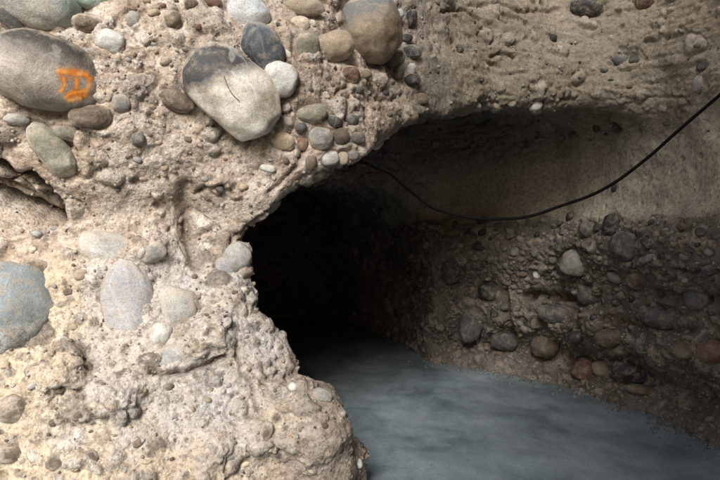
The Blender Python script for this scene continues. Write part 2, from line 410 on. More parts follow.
for poly, d0, d1, w, dep in CRACKS:
    a = np.array(poly); lo, hi = a.min(0)-3*w-6, a.max(0)+3*w+6
    sel = np.where((PXV[:, 0] > lo[0]) & (PXV[:, 0] < hi[0]) & (PXV[:, 1] > lo[1]) & (PXV[:, 1] < hi[1]) & (y > d0) & (y < d1) & frontface)[0]
    if not len(sel): continue
    g = np.exp(-(segdist(PW[sel], poly)/w)**2)
    disp[sel] -= dep*g; clast[sel] *= 1-g
    brown[sel] = np.maximum(brown[sel], g*.55)

clast = clast*(1-.55*upper); tone = np.where(band > .5, tone*.62, tone)
V1 = V+Nn*disp[:, None]
me2.vertices.foreach_set('co', V1.astype(np.float32).ravel()); me2.update()
tmp = bpy.data.objects.new('tmp', me2); COL.objects.link(tmp); bpy.context.view_layer.update()
def hit(px, py):
    ok, p, n, i = tmp.ray_cast(Vector(CAM), Vector(ray(px, py)).normalized())
    return (np.array(p), np.array(n), i) if ok else (None, None, None)
print('displaced', time.time()-T0)

# ------------------------------------------------------------------ stones
def ico(level):
    import bmesh
    bm = bmesh.new(); bmesh.ops.create_icosphere(bm, subdivisions=level, radius=1)
    v = np.array([v.co[:] for v in bm.verts], np.float32); f = np.array([[v.index for v in q.verts] for q in bm.faces]); bm.free(); return v, f
ICO = {k: ico(k) for k in (1, 2, 3, 4, 5)}
def stone_verts(level, a, b, c, seed, rough=.10, power=2.3):
    v, f = ICO[level]; v = v.astype(np.float64)
    pn = (np.abs(v)**power).sum(1)**(1/power); v = v/pn[:, None]
    r = 1+rough*fbm(v*1.1+seed*7.7, 2)+rough*.25*perlin(v*3.2+seed*3.1)+rough*.06*perlin(v*9+seed)
    v = v*r[:, None]
    rr = np.random.default_rng(int(seed*13)+1)
    for k in range(3):                       # a worn flat or two
        nrm = rr.normal(size=3); nrm /= np.linalg.norm(nrm); cut = .80+.12*rr.random()
        dd = v@nrm; v = v-np.clip(dd-cut, 0, 1)[:, None]*nrm*.65
    return v*np.array([a, c, b]), f
STONES = []
def place(px, py, a, b, rot, depth_ratio, sink, seed, level, rough=.10, hp=None):
    """stone whose outline in the photograph is an ellipse a x b px turned by rot degrees (clockwise): returns verts, faces, centre"""
    p, n, i = hp if hp is not None else hit(px, py)
    if p is None: return None
    d = p[1]
    am, bm_, cm = a*d/F, b*d/F, min(a, b)*d/F*depth_ratio
    v, f = stone_verts(level, am, bm_, cm, seed, rough)
    t = -math.radians(rot); ct, st = math.cos(t), math.sin(t)
    R = np.array([[ct, 0, -st], [0, 1, 0], [st, 0, ct]])
    v = v@R.T
    view = (p-CAM)/np.linalg.norm(p-CAM)
    # turn so that the local depth axis follows the view ray
    yaw = math.atan2(view[0], view[1]); pitch = math.asin(view[2])
    Mv = np.array(Matrix.Rotation(-yaw, 3, 'Z') @ Matrix.Rotation(pitch, 3, 'X'))
    v = v@Mv.T
    c = p+view*cm*sink
    global RIM; RIM = 1-sstep(.0, .55, -sink-(v@view)/cm)
    RIM = RIM*(.35 if px > 430 else (.6 if py < 225 else .62))
    return v, f, c, (R, Mv, am, bm_, cm)
SL = [
 # px, py, a, b, rot, material, depth ratio, sink, label
 (38, 2, 44, 27, 8, 'topgrey', .9, .25, 'large pale grey boulder with green right end at the top left corner'),
 (92, -3, 22, 13, 5, 'green', .8, .3, 'smooth green grey cobble at the top edge beside the large pale boulder'),
 (89, 23, 16, 9, -5, 'brown', .8, .4, 'flat brown grey cobble tucked under the green cobble'),
 (10, 22, 18, 7, 42, 'darkgrey', .7, .3, 'narrow dark slab slanting between the pale boulder and the boulder with orange paint'),
 (46, 72, 55, 38, 8, 'marked', .85, .2, 'big rounded boulder with a dark top and an orange paint mark'),
 (110, 41, 15, 11, 15, 'white', .7, .45, 'white angular stone above and right of the orange painted boulder'),
 (132, 19, 9, 8, 0, 'palegrey', .6, .6, 'pale round pebble half buried beside the white angular stone'),
 (91, 116, 20, 11, -8, 'brown', .8, .25, 'dark brown flattened stone just below the orange painted boulder'),
 (72, 134, 21, 8, 8, 'olive', .7, .45, 'flat olive grey stone under the dark brown flattened stone'),
 (52, 150, 31, 15, 52, 'olive', .8, .35, 'long olive stone leaning to the right above the black cracks'),
 (17, 119, 11, 6, -5, 'palegrey', .7, .45, 'small pale oval pebble under the left edge of the orange painted boulder'),
 (121, 103, 9, 9, 0, 'grey', .6, .5, 'round grey pebble right of the dark brown flattened stone'),
 (176, 101, 18, 10, 20, 'brown', .8, .3, 'brown oval stone beside the left end of the black and cream boulder'),
 (138, 139, 7, 7, 0, 'darkgrey', .8, .3, 'small round dark pebble alone in the tan rock below the painted boulder'),
 (173, 20, 9, 9, 0, 'brown', .8, .3, 'round brown pebble high on the tan rock left of the blue white stone'),
 (191, 4, 7, 6, 0, 'brown', .8, .3, 'small brown pebble near the top edge above the round brown pebble'),
 (213, 1, 9, 7, 15, 'redbrown', .8, .3, 'brown pebble at the top edge touching the blue white stone'),
 (232, 93, 52, 37, 37, 'twotone', .9, .12, 'big black and cream boulder tilted down to the right with a crack'),
 (263, 47, 26, 19, 52, 'slateblue', .9, .2, 'dark slate blue boulder resting on the black and cream boulder'),
 (248, 12, 22, 19, 30, 'bluewhite', .85, .2, 'blue white stone at the top edge above the slate boulder'),
 (280, 80, 18, 18, 0, 'white', .8, .4, 'white cracked stone wedged between the slate boulder and the black and cream boulder'),
 (371, 29, 32, 33, 0, 'bigtan', .95, .12, 'large round tan boulder with a grey top in the middle of the upper edge'),
 (335, 46, 20, 15, -8, 'tan', .8, .3, 'tan flat faced cobble touching the left side of the large round tan boulder'),
 (307, 47, 13, 15, 0, 'olive', .7, .5, 'dull olive cobble left of the tan flat faced cobble'),
 (301, 8, 23, 9, -3, 'tan', .6, .55, 'wide tan cobble merging with the rock at the upper edge'),
 (300, 24, 10, 8, 0, 'cream', .7, .5, 'small cream pebble under the wide tan cobble'),
 (312, 114, 16, 10, -12, 'olive', .85, .25, 'dark olive egg shaped pebble right of the black and cream boulder'),
 (321, 138, 12, 12, 0, 'grey', .8, .4, 'grey round pebble under the dark olive egg shaped pebble'),
 (334, 121, 8, 6, 10, 'darkgrey', .85, .3, 'dark grey pebble to the right of the dark olive egg shaped pebble'),
 (341, 136, 9, 8, 0, 'brown', .85, .3, 'brown round pebble right of the grey round pebble'),
 (301, 128, 6, 6, 0, 'darkgrey', .85, .3, 'dark grey pebble left of the grey round pebble'),
 (352, 120, 7, 6, -10, 'darkgrey', .85, .3, 'dark grey pebble high above the right end of the arch pebbles'),
 (311, 162, 6, 8, 0, 'brown', .85, .3, 'upright brown pebble left of the pale grey blocky pebble'),
 (303, 143, 6, 7, 0, 'redbrown', .85, .3, 'red brown pebble right of the tan oval pebble'),
 (357, 138, 8, 6, 0, 'darkgrey', .85, .35, 'dark grey pebble above the small grey pebble of the cave roof edge'),
 (329, 158, 10, 8, 5, 'palegrey', .8, .3, 'pale grey blocky pebble on the roof edge of the cave mouth'),
 (343, 158, 6, 7, 0, 'cream', .8, .3, 'small cream pebble at the peak of the cave mouth'),
 (353, 155, 6, 5, 0, 'grey', .8, .3, 'small grey pebble right of the cream pebble on the cave roof edge'),
 (283, 141, 12, 9, 15, 'tan', .8, .3, 'tan oval pebble with a dark outline below the black and cream boulder'),
 (278, 120, 6, 6, 0, 'brown', .8, .3, 'small brown pebble against the lower right end of the black and cream boulder'),
 (268, 168, 8, 4, 10, 'white', .8, .4, 'small white flake above the sloping roof of the cave mouth'),
 (398, 14, 6, 5, -20, 'white', .8, .3, 'small white pebble right of the large round tan boulder'),
 (411, 19, 6, 10, 10, 'black', .8, .3, 'upright black pebble right of the small white pebble'),
 (391, 60, 15, 9, -15, 'darkgrey', .8, .4, 'dark grey cobble under the large round tan boulder'),
 (411, 52, 11, 7, 0, 'darkgrey', .8, .4, 'dark grey blocky pebble right of the large round tan boulder'),
 (406, 38, 7, 5, 0, 'black', .8, .3, 'small black pebble on the right flank of the large round tan boulder'),
 (351, 74, 10, 8, 25, 'redbrown', .8, .3, 'red brown wedge shaped pebble under the tan flat faced cobble'),
 (411, 70, 5, 7, 15, 'palegrey', .8, .3, 'small pale pebble above the black pebble on the dark face'),
 (412, 80, 9, 6, 0, 'black', .8, .2, 'black pebble under the small pale pebble on the dark face'),
 (398, 72, 6, 6, 0, 'black', .8, .3, 'black round pebble left of the small pale pebble'),
 (366, 74, 6, 5, 0, 'brown', .8, .3, 'small brown pebble right of the red brown wedge'),
 (420, 99, 9, 6, 0, 'brown', .8, .4, 'brown pebble below the group of black pebbles'),
 (490, 112, 8, 6, 0, 'darkgrey', .8, .3, 'dark pebble in the middle of the upper face above the recess'),
 (535, 106, 7, 5, -8, 'white', .8, .1, 'bright white pebble on the dark upper face'),
 (459, 50, 5, 3, 0, 'black', .8, .3, 'tiny black pebble high on the sandy upper face'),
 (587, 8, 16, 9, 10, 'black', .8, .1, 'black stone at the top edge of the right face'),
 (646, 2, 9, 6, 0, 'redbrown', .8, .3, 'red brown pebble at the top edge right of the black stone'),
 (620, 60, 8, 6, 0, 'darkgrey', .8, .2, 'dark grey oval pebble, left one of a pair on the right face'),
 (634, 60, 5, 5, 0, 'darkgrey', .8, .2, 'dark grey round pebble, right one of a pair on the right face'),
 (702, 67, 5, 5, 0, 'black', .8, .2, 'black pebble above the cable near the right edge'),
 (553, 38, 4, 4, 0, 'black', .8, .2, 'small black pebble right of centre on the sandy upper face'),
 (617, 127, 5, 6, 10, 'black', .8, .2, 'black upright pebble above the sagging cable'),
 (597, 128, 4, 4, 0, 'black', .8, .2, 'small black pebble left of the black upright pebble'),
 (576, 134, 8, 3, 0, 'darkgrey', .8, .3, 'thin dark pebble on the brow above the recess'),
 (699, 84, 6, 9, 0, 'grey', .7, .5, 'grey pebble just above the cable at the right edge'),
 (614, 188, 3, 4, 0, 'black', .8, .2, 'tiny black pebble in the smooth band under the cable'),
 (570, 217, 4, 5, 0, 'black', .8, .2, 'small black pebble at the top left of the pebble bed'),
 (587, 229, 9, 8, 0, 'darkgrey', .8, .2, 'dark round stone left of the blackest stone in the pebble bed'),
 (597, 228, 4, 4, 0, 'black', .8, .1, 'tiny black pebble between the two dark stones of the pebble bed'),
 (611, 225, 9, 10, 15, 'black', .9, .05, 'blackest stone at the top of the pebble bed'),
 (650, 243, 9, 6, 0, 'black', .8, .1, 'black flat stone with a pale rim in the pebble bed'),
 (664, 240, 6, 4, 0, 'darkgrey', .8, .2, 'dark grey pebble right of the black flat stone'),
 (700, 232, 5, 5, 0, 'darkgrey', .8, .2, 'dark pebble near the right edge of the pebble bed'),
 (683, 227, 6, 4, 0, 'brown', .8, .2, 'brown pebble high in the pebble bed near the right edge'),
 (537, 275, 4, 4, 0, 'white', .8, .1, 'tiny white pebble shining in the dark pebble bed'),
 (624, 246, 15, 14, 15, 'darkgrey', .7, .35, 'dark grey rounded cobble under the blackest stone'),
 (575, 263, 14, 13, 0, 'grey', .6, .45, 'grey broad cobble in the middle of the pebble bed'),
 (586, 371, 13, 12, 10, 'redbrown', .9, .2, 'round red brown cobble at the foot of the right wall'),
 (601, 369, 9, 8, 0, 'tan', .8, .3, 'tan cobble right of the round red brown cobble'),
 (636, 371, 22, 12, 5, 'black', .8, .4, 'long black stone low above the floor on the right'),
 (645, 391, 20, 6, 6, 'brown', .8, .3, 'brown slab under the long black stone'),
 (712, 352, 14, 12, 0, 'redbrown', .8, .35, 'red brown cobble low at the right edge'),
 (684, 350, 12, 10, 0, 'brown', .8, .4, 'brown cobble left of the red brown cobble at the right edge'),
 (470, 326, 13, 17, 5, 'darkgrey', .9, .3, 'upright dark cobble low beside the dark cave mouth'),
 (505, 340, 15, 10, 0, 'darkgrey', .9, .3, 'dark cobble on the floor edge right of the upright dark cobble'),
 (545, 345, 14, 13, 0, 'brown', .9, .3, 'dim brown cobble at the floor edge left of the round red brown cobble'),
 (556, 314, 20, 9, 5, 'darkgrey', .9, .3, 'flat dark cobble under the long black hollow of the right wall'),
 (612, 338, 16, 10, -10, 'brown', .9, .3, 'brown cobble above the tan cobble low on the right wall'),
 (660, 318, 17, 11, 8, 'darkgrey', .9, .3, 'dark grey cobble in the shaded hollow low on the right wall'),
 (700, 300, 15, 13, 0, 'darkgrey', .9, .25, 'dark grey round cobble near the right edge below the pebble bed'),
 (452, 272, 10, 12, 0, 'darkgrey', .9, .3, 'dark cobble on the right rim of the cave mouth'),
 (489, 292, 11, 9, 10, 'black', .9, .3, 'black cobble in the dim part of the pebble bed'),
 (590, 296, 13, 10, 0, 'darkgrey', .8, .4, 'dark grey cobble right of the long black hollow'),
 (640, 280, 13, 10, -15, 'brown', .8, .35, 'brown cobble below the grey rounded cobble'),
 (237, 257, 14, 15, 20, 'palegrey', .9, .25, 'rounded pale grey cobble on the left edge of the cave mouth'),
 (226, 266, 9, 9, 0, 'lavender', .8, .3, 'pale lavender pebble against the rounded pale grey cobble'),
 (293, 387, 4, 4, 0, 'white', .8, .2, 'tiny white bead of a pebble on the pillar shoulder'),
 (322, 396, 9, 6, 25, 'grey', .8, .3, 'banded grey pebble on the rounded shoulder at the pillar foot'),
 (266, 432, 5, 9, 20, 'brown', .8, .3, 'upright dark oval pebble low on the pillar'),
 (229, 458, 9, 4, -25, 'darkgrey', .8, .3, 'dark narrow pebble near the bottom of the pillar'),
 (359, 464, 4, 5, -20, 'white', .8, .2, 'small white pebble at the foot of the pillar beside the blue grey floor'),
 (108, 250, 24, 16, 20, 'palegrey', .7, .5, 'pale grey cobble set in the neck of the pillar'),
 (152, 252, 11, 9, -10, 'grey', .7, .45, 'grey pebble right of the pale grey cobble in the neck of the pillar'),
 (37, 267, 13, 6, 5, 'brown', .7, .5, 'brown flat pebble above the blue grey boulder'),
 (81, 275, 6, 5, 0, 'tan', .8, .4, 'small tan pebble left of the tall lavender stone'),
 (127, 306, 25, 46, -4, 'lavender', .55, .5, 'tall smooth lavender grey stone in the left rock'),
 (160, 333, 11, 11, 0, 'white', .8, .35, 'round white pebble above the ledge stone'),
 (178, 356, 29, 11, -6, 'palegrey', .8, .3, 'long grey ledge stone with a dark gap beneath it'),
 (176, 306, 17, 18, 0, 'palegrey', .6, .55, 'broad pale stone right of the tall lavender stone'),
 (10, 308, 40, 46, 5, 'teal', .8, .15, 'big blue grey boulder with white crust at the left edge'),
 (12, 409, 13, 12, 0, 'brown', .8, .4, 'brown round stone low at the left edge'),
 (14, 452, 14, 9, -5, 'brown', .8, .4, 'dark brown oval stone in the bottom left corner'),
 (55, 462, 8, 7, 0, 'brown', .8, .4, 'small dark brown stone right of the bottom left corner'),
 (77, 415, 5, 5, 0, 'brown', .8, .4, 'small brown pebble in the cream rock at lower left'),
 (91, 457, 6, 6, 0, 'brown', .8, .4, 'small brown pebble near the bottom edge of the cream rock'),
]
disp2 = np.zeros(nv, np.float32)
def rimattr(o):
    a = o.data.attributes.new('rim', 'FLOAT', 'POINT'); a.data.foreach_set('value', RIM.astype(np.float32))
def moat(c, am, bm_, cm, R, Mv, seen_only=True, k=.22, dk=1):
    """the gap round a stone: pull the matrix back from it"""
    rmax = max(am, bm_, cm)*1.6
    sel = np.where((np.abs(V1[:, 0]-c[0]) < rmax) & (np.abs(V1[:, 1]-c[1]) < rmax) & (np.abs(V1[:, 2]-c[2]) < rmax))[0]
    if not len(sel): return
    l = (V1[sel]-c)@Mv@R; e = np.sqrt((l[:, 0]/am)**2+(l[:, 2]/bm_)**2)
    s = min(am, bm_)
    dep = min(.32*s, .030)*dk
    g = np.where(e < 1.0, 1., np.exp(-((e-1.0)/k)**2))
    disp2[sel] = np.minimum(disp2[sel], -dep*g)
n0 = 0
for i, (px, py, a, b, rot, mk, dr, sink, label) in enumerate(SL):
    big = max(a, b) > 22
    if px < 330 and py > 225 and px not in (237, 273): sink, sc_ = {10: (.25, 1.03), 127: (.35, 1.02), 178: (.6, 1.15)}.get(px, (.62, 1.2)); a *= sc_; b *= sc_
    r = place(px, py, a, b, rot, dr, sink, i+1.37, 5 if big else (4 if max(a, b) > 9 else 3), .14 if not big else .11)
    if r is None: print('no hit', label); continue
    v, f, c, (R, Mv, am, bm_, cm) = r
    low = px < 255 and py > 225 and mk != 'x'
    nm = 'boulder' if big else ('cobble' if max(a, b) > 11 else 'pebble')
    o = link(nm, new_mesh(nm, v, f), M[mk], loc=c); rimattr(o)
    tag(o, label, nm)
    moat(c, am, bm_, cm, R, Mv, dk=.3 if low else 1)
    STONES.append((px, py, a, b, o, label))
print('stones', len(STONES), time.time()-T0)

# small pebbles, each its own object: (zone, count, size px range, materials with words)
PEB = []
def free(px, py, s, pad=1.5):
    for (qx, qy, a, b, *_ ) in STONES+PEB:
        if abs(px-qx) < a+s+pad and abs(py-qy) < b+s+pad: return False
    return True
ZONES = [
 ('left',  lambda: (random.uniform(0, 300), random.uniform(0, 190)), 62, (1.7, 4.2), 'tan rock above the cave mouth',
   [('brown', 'brown', 3), ('darkgrey', 'dark grey', 2), ('palegrey', 'pale grey', 3), ('tan', 'tan', 3), ('redbrown', 'red brown', 1)]),
 ('low',   lambda: (random.uniform(0, 330), random.uniform(225, 478)), 50, (1.8, 4.5), 'pale pillar left of the cave mouth',
   [('cream', 'cream', 4), ('brown', 'brown', 2), ('palegrey', 'pale grey', 3), ('tan', 'tan', 2)]),
 ('mid',   lambda: (random.uniform(300, 440), random.uniform(0, 140)), 30, (1.6, 4.2), 'dark face right of the large round tan boulder',
   [('darkgrey', 'dark grey', 3), ('brown', 'brown', 3), ('tan', 'tan', 2), ('black', 'black', 1)]),
 ('up',    lambda: (random.uniform(440, 720), random.uniform(0, 140)), 30, (1.2, 3.4), 'sandy upper face above the recess',
   [('black', 'black', 3), ('darkgrey', 'dark grey', 3), ('brown', 'brown', 2), ('grey', 'grey', 1)]),
 ('bed',   lambda: (random.uniform(445, 720), random.triangular(217, 350, 222)), 88, (2.2, 8.0), 'pebble bed under the smooth band',
   [('darkgrey', 'dark grey', 3), ('grey', 'grey', 3), ('brown', 'brown', 3), ('olive', 'olive', 2), ('black', 'black', 4)]),
]
proto = {}
for zn, gen, cnt, (s0, s1), where, pal in ZONES:
    k = tries = 0
    while k < cnt and tries < cnt*40:
        tries += 1
        px, py = gen(); s = s0+(s1-s0)*random.random()**2.2
        if not free(px, py, s): continue
        p, n, fi = hit(px, py)
        if p is None or p[1] > 5.2: continue
        if n[1] > -.15 and abs(n[0]) < .5: continue
        mk, word, _ = random.choices(pal, [q[2] for q in pal])[0]
        r = place(px, py, s*random.uniform(1, 1.5), s*random.uniform(.75, 1), random.uniform(-35, 35), .85, random.uniform(.05, .4), 200+len(PEB)*1.31, 3 if s > 3 else 2, .16, (p, n, fi))
        v, f, c, (R, Mv, am, bm_, cm) = r
        o = link('small_pebble', new_mesh('small_pebble', v, f), M[mk], loc=c)
        rimattr(o)
        tag(o, f'small {word} pebble set in the {where}', 'pebble', f'{word} pebbles in the {where}')
        moat(c, am, bm_, cm, R, Mv)
        PEB.append((px, py, s, s, o)); k += 1
print('pebbles', len(PEB), time.time()-T0)

V2 = V1+Nn*disp2[:, None]
me2.vertices.foreach_set('co', V2.astype(np.float32).ravel()); me2.update()
# mineral zones of the matrix, and dimness painted over the right side (world positions)
xx, yy, zz = V2[:, 0], V2[:, 1], V2[:, 2]
wn = fbm(V2*4+9, 3)
grey = left*sstep(-1.15, -.85, xx+.1*wn)*sstep(1.02, .92, zz+.08*wn)*(.75+.3*wn)
grey = np.maximum(grey, left*.8*sstep(-1.3, -1.45, xx+.1*wn)*np.exp(-((zz-1.17)/.16)**2))
grey = np.clip(grey*sstep(.15, .5, zz+.15*wn+.12*sstep(-.9, -.4, xx)), 0, 1)
grey = grey*(1-.8*sstep(-.36, -.16, xx+.08*wn))
cream = np.clip(left*sstep(1.0, .85, zz+.06*wn)*(1-grey)*sstep(-.25, -.6, xx+.3*wn), 0, 1)
right_dim = np.clip(sstep(-.1, .5, xx+.15*wn), 0, 1)*(.9+.2*wn)  # right rock darkened: its dim light is put into the colour
brown = np.clip(brown+left*.42*sstep(-.36, -.05, xx+.08*wn)*sstep(.7, .5, zz)+.5*np.clip(wn-.25, 0, 1)*left*sstep(.95, 1.1, zz)+.35*sstep(.9, .4, zz)*sstep(.9, 1.3, xx)*np.clip(wn+.3, 0, 1), 0, 1)
def setattrs(me, vidx):
    for nme, arr in (('clast', clast), ('clast_tone', np.clip(tone, 0, 1)), ('grey', grey), ('cream', cream), ('right_dim', np.clip(right_dim, 0, 1)), ('brown', brown), ('smooth', sm), ('upper', upper)):
        a = me.attributes.new(nme, 'FLOAT', 'POINT'); a.data.foreach_set('value', arr[vidx].astype(np.float32))
# split the one rock into its named masses
fc = V2[Q].mean(1)
cls = np.full(nf, 1)
isback = fc[:, 1] > 3.12+.0*fc[:, 0]
cls[(fc[:, 0] < .12-.0*fc[:, 2]) & (fc[:, 1] < 3.3)] = 0
cls[isback & ((fc[:, 0] > .0) | (fc[:, 1] > 3.3))] = 2
cls[(fc[:, 0] > 1.3) & (fc[:, 2] < 1.3)] = 2
cls[(fc[:, 1] > 4.9)] = 3
for k, nm in enumerate(('rock_pillar', 'rock_face', 'undercut_rock', 'cave_tunnel')):
    fs = Q[cls == k]
    if not len(fs): continue
    u, inv = np.unique(fs, return_inverse=True)
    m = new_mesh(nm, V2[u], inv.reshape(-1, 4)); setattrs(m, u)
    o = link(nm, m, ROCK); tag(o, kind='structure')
tmp_me = me2

# ------------------------------------------------------------------ grit: countless grains stuck in the matrix
area = np.linalg.norm(np.cross(V2[Q[:, 2]]-V2[Q[:, 0]], V2[Q[:, 3]]-V2[Q[:, 1]]), axis=1)/2
sF = smoothzone(fc)
bF = sstep(1.16, 1.12, fc[:, 2])*sstep(.2, .5, fc[:, 0])
wgt = area*(.25+.7*bF+.5*(fc[:, 0] < 0))*(1-.95*sF)*((fc[:, 1] < 5) & (fc[:, 2] < 2.3))
pick = rng.choice(nf, 18000, p=wgt/wgt.sum())
def grains(name, ids, mat, smin_, smax_, label=None):
    v0, f0 = ICO[2 if False else 1]
    n = len(ids); fn = np.cross(V2[Q[ids, 1]]-V2[Q[ids, 0]], V2[Q[ids, 3]]-V2[Q[ids, 0]]); fn /= np.linalg.norm(fn, axis=1)[:, None]+1e-9
    s = smin_+(smax_-smin_)*rng.random(n)**2.5
    sc = s[:, None]*(.6+.6*rng.random((n, 3)))
    ang = rng.random(n)*6.28
    vv = v0[None]*sc[:, None, :]*(1+.25*(rng.random((n, len(v0), 1))-.5))
    ca, sa = np.cos(ang)[:, None], np.sin(ang)[:, None]
    vx = vv[..., 0]*ca-vv[..., 2]*sa; vz = vv[..., 0]*sa+vv[..., 2]*ca
    vv = np.stack([vx, vv[..., 1], vz], -1)+(fc[ids]+fn*s[:, None]*.12)[:, None, :]
    ff = f0[None]+(np.arange(n)*len(v0))[:, None, None]
    o = link(name, new_mesh(name, vv.reshape(-1, 3), ff.reshape(-1, 3)), mat); tag(o, label, 'gravel', kind='stuff'); return o
third = len(pick)//3
grains('gravel', pick[:third], M['tan'], .0025, .010, 'tan grit and fine gravel stuck all over the rock')
grains('gravel', pick[third:2*third], M['brown'], .0025, .009, 'dark brown grit and fine gravel stuck all over the rock')
grains('gravel', pick[2*third:], M['palegrey'], .002, .009, 'pale grey grit and fine gravel stuck all over the rock')

# ------------------------------------------------------------------ orange paint on the boulder and the crack of the two tone boulder
bpy.data.objects.remove(tmp)
bpy.context.view_layer.update()
def on_stone(o, px, py):
    d = Vector(ray(px, py)).normalized(); mi = o.matrix_world.inverted()
    ok, p, n, i = o.ray_cast(mi @ Vector(CAM), d)
    return (np.array(p), np.array(n)) if ok else (None, None)
def decal(o, strokes, mat, name, lift=.0007):
    vs, fs, ed = [], [], []
    for pts, w0, *op in strokes:
        op = op[0] if op else 1; lf = lift if op == 1 else lift*.4
        pts = [np.array(p, float) for p in pts]; path = []
        for a, b in zip(pts[:-1], pts[1:]):
            n = max(2, int(np.linalg.norm(b-a)/.8)); path += [a+(b-a)*t/n for t in range(n)]
        path.append(pts[-1]); prev = None
        for i, p in enumerate(path):
            t = path[min(i+1, len(path)-1)]-path[max(i-1, 0)]; t /= np.linalg.norm(t)+1e-9; nn = np.array([-t[1], t[0]])
            w = w0*(1+.16*math.sin(i*.45+p[0]))*(.7 if i in (0, len(path)-1) else 1)
            row = []
            for k in range(9):
                hp, hn = on_stone(o, *(p+nn*w*(k/8-.5)))
                if hp is None: row = None; break
                row.append(len(vs)); vs.append(hp+hn*lf); ed.append(op*(1-abs(k/4-1)**1.6)*min(1, (i+.3)/3, (len(path)-i-.7)/3))
            if row and prev:
                for k in range(8): fs.append((prev[k], prev[k+1], row[k+1], row[k]))
            prev = row
    if fs:
        d = link(name, new_mesh(name, np.array(vs), np.array(fs)), mat, parent=o); a = d.data.attributes.new('edge', 'FLOAT', 'POINT'); a.data.foreach_set('value', np.array(ed, np.float32)); return d
pm, nt, b = nodes('orange_paint'); L = nt.links.new
co = N(nt, 'ShaderNodeTexCoord').outputs['Object']
pn = noise(nt, co, 55, 6, .75)
L(mixc(nt, ramp(nt, noise(nt, co, 16, 3, .5), [(.4, 0.), (.6, 1.)]), (.82, .27, .03), (.84, .50, .22)), b.inputs['Base Color'])
b.inputs['Roughness'].default_value = .55
tr = N(nt, 'ShaderNodeBsdfTransparent'); mx = N(nt, 'ShaderNodeMixShader')
ea = N(nt, 'ShaderNodeAttribute'); ea.attribute_name = 'edge'
am = N(nt, 'ShaderNodeMath', operation='MULTIPLY_ADD'); L(pn, am.inputs[0]); am.inputs[1].default_value = 1.6; L(ea.outputs['Fac'], am.inputs[2])
mr = N(nt, 'ShaderNodeMapRange'); L(am.outputs[0], mr.inputs[0]); mr.inputs[1].default_value = .92; mr.inputs[2].default_value = 1.9; mr.inputs[4].default_value = .88
L(mr.outputs[0], mx.inputs[0]); L(tr.outputs[0], mx.inputs[1]); L(b.outputs[0], mx.inputs[2])
L(mx.outputs[0], nt.nodes['Material Output'].inputs[0])
c8 = lambda *p: [(40+a/8, 55+b_/8) for a, b_ in p]
strokes = [(c8((122, 125), (200, 135), (300, 145), (400, 165)), 9), (c8((190, 165), (192, 240), (155, 310)), 6), (c8((290, 175), (288, 285)), 5.5),
           (c8((395, 165), (390, 240), (345, 345)), 7), (c8((190, 360), (240, 305), (375, 285)), 6.5), (c8((200, 365), (300, 345), (345, 345)), 7.5)]
strokes += [(p, w*2.0, .52) for p, w in strokes]
marked = [s for s in STONES if 'orange paint mark' in s[5]][0][4]
d = decal(marked, strokes, pm, 'paint_mark')
two = [s for s in STONES if 'with a crack' in s[5]][0][4]
ck, nt, b = nodes('painted_crack_shade'); b.inputs['Base Color'].default_value = (.07, .058, .047, 1); b.inputs['Roughness'].default_value = .9
decal(two, [([(224, 76), (228, 87), (232, 94), (240, 102)], .8)], ck, 'crack_shade', .0008)  # thin dark strip painting the shade inside a crack

# ------------------------------------------------------------------ water, bed, cable
def grid(x0, x1, y0, y1, h, zf):
    xs = np.arange(x0, x1+h, h); ys = np.arange(y0, y1+h, h); X, Y = np.meshgrid(xs, ys, indexing='ij')
    v = np.stack([X.ravel(), Y.ravel(), np.zeros(X.size)], 1); v[:, 2] = zf(v)
    ny = len(ys); i = np.arange(len(xs)-1)[:, None]*ny+np.arange(ny-1)[None]; i = i.ravel()
    return v, np.stack([i, i+ny, i+ny+1, i+1], 1)
wm, nt, b = nodes('damp_silt'); L = nt.links.new
co = N(nt, 'ShaderNodeTexCoord').outputs['Object']
w1 = noise(nt, co, 3.2, 5, .6, (1, .5, 1)); w2 = noise(nt, co, 15, 8, .72, (1, .5, 1), 4); w3 = noise(nt, co, 70, 5, .7, None, 7)
c0 = mixc(nt, ramp(nt, w2, [(.36, 0.), (.64, 1.)]), (.165, .215, .25), (.25, .315, .355))
c0 = mixc(nt, ramp(nt, w1, [(.40, 0.), (.68, .6)]), c0, (.40, .465, .50))
c0 = mixc(nt, ramp(nt, w1, [(.34, .3), (.46, 0.)]), c0, (.09, .11, .12))
c0 = mixc(nt, ramp(nt, w3, [(.60, 0.), (.72, .5)]), c0, (.50, .53, .54))
c0 = mixc(nt, ramp(nt, w3, [(.30, .5), (.42, 0.)]), c0, (.06, .065, .065))
L(c0, b.inputs['Base Color'])
L(ramp(nt, w1, [(.35, .45), (.55, .85)]), b.inputs['Roughness']); b.inputs['Specular IOR Level'].default_value = .3
bp = N(nt, 'ShaderNodeBump'); bp.inputs['Distance'].default_value = .010; bp.inputs['Strength'].default_value = .7
ad = N(nt, 'ShaderNodeMath', operation='ADD'); L(w2, ad.inputs[0]); L(w3, ad.inputs[1]); L(ad.outputs[0], bp.inputs['Height']); L(bp.outputs[0], b.inputs['Normal'])
def wz(v):
    return .016*fbm(v*np.array([2.2, 2., 1]), 3, .5)
v, f = grid(-2.6, 3.2, .3, 8.6, .015, wz)
tag(link('cave_floor', new_mesh('cave_floor', v, f), wm), kind='structure')
foot = np.where((fc[:, 2] < .05) & (fc[:, 2] > -.03) & (fc[:, 1] < 5.2) & (fc[:, 1] > 1.2))[0]
fp = rng.choice(foot, 2600); nrm = np.cross(V2[Q[fp, 1]]-V2[Q[fp, 0]], V2[Q[fp, 3]]-V2[Q[fp, 0]]); nrm /= np.linalg.norm(nrm, axis=1)[:, None]+1e-9
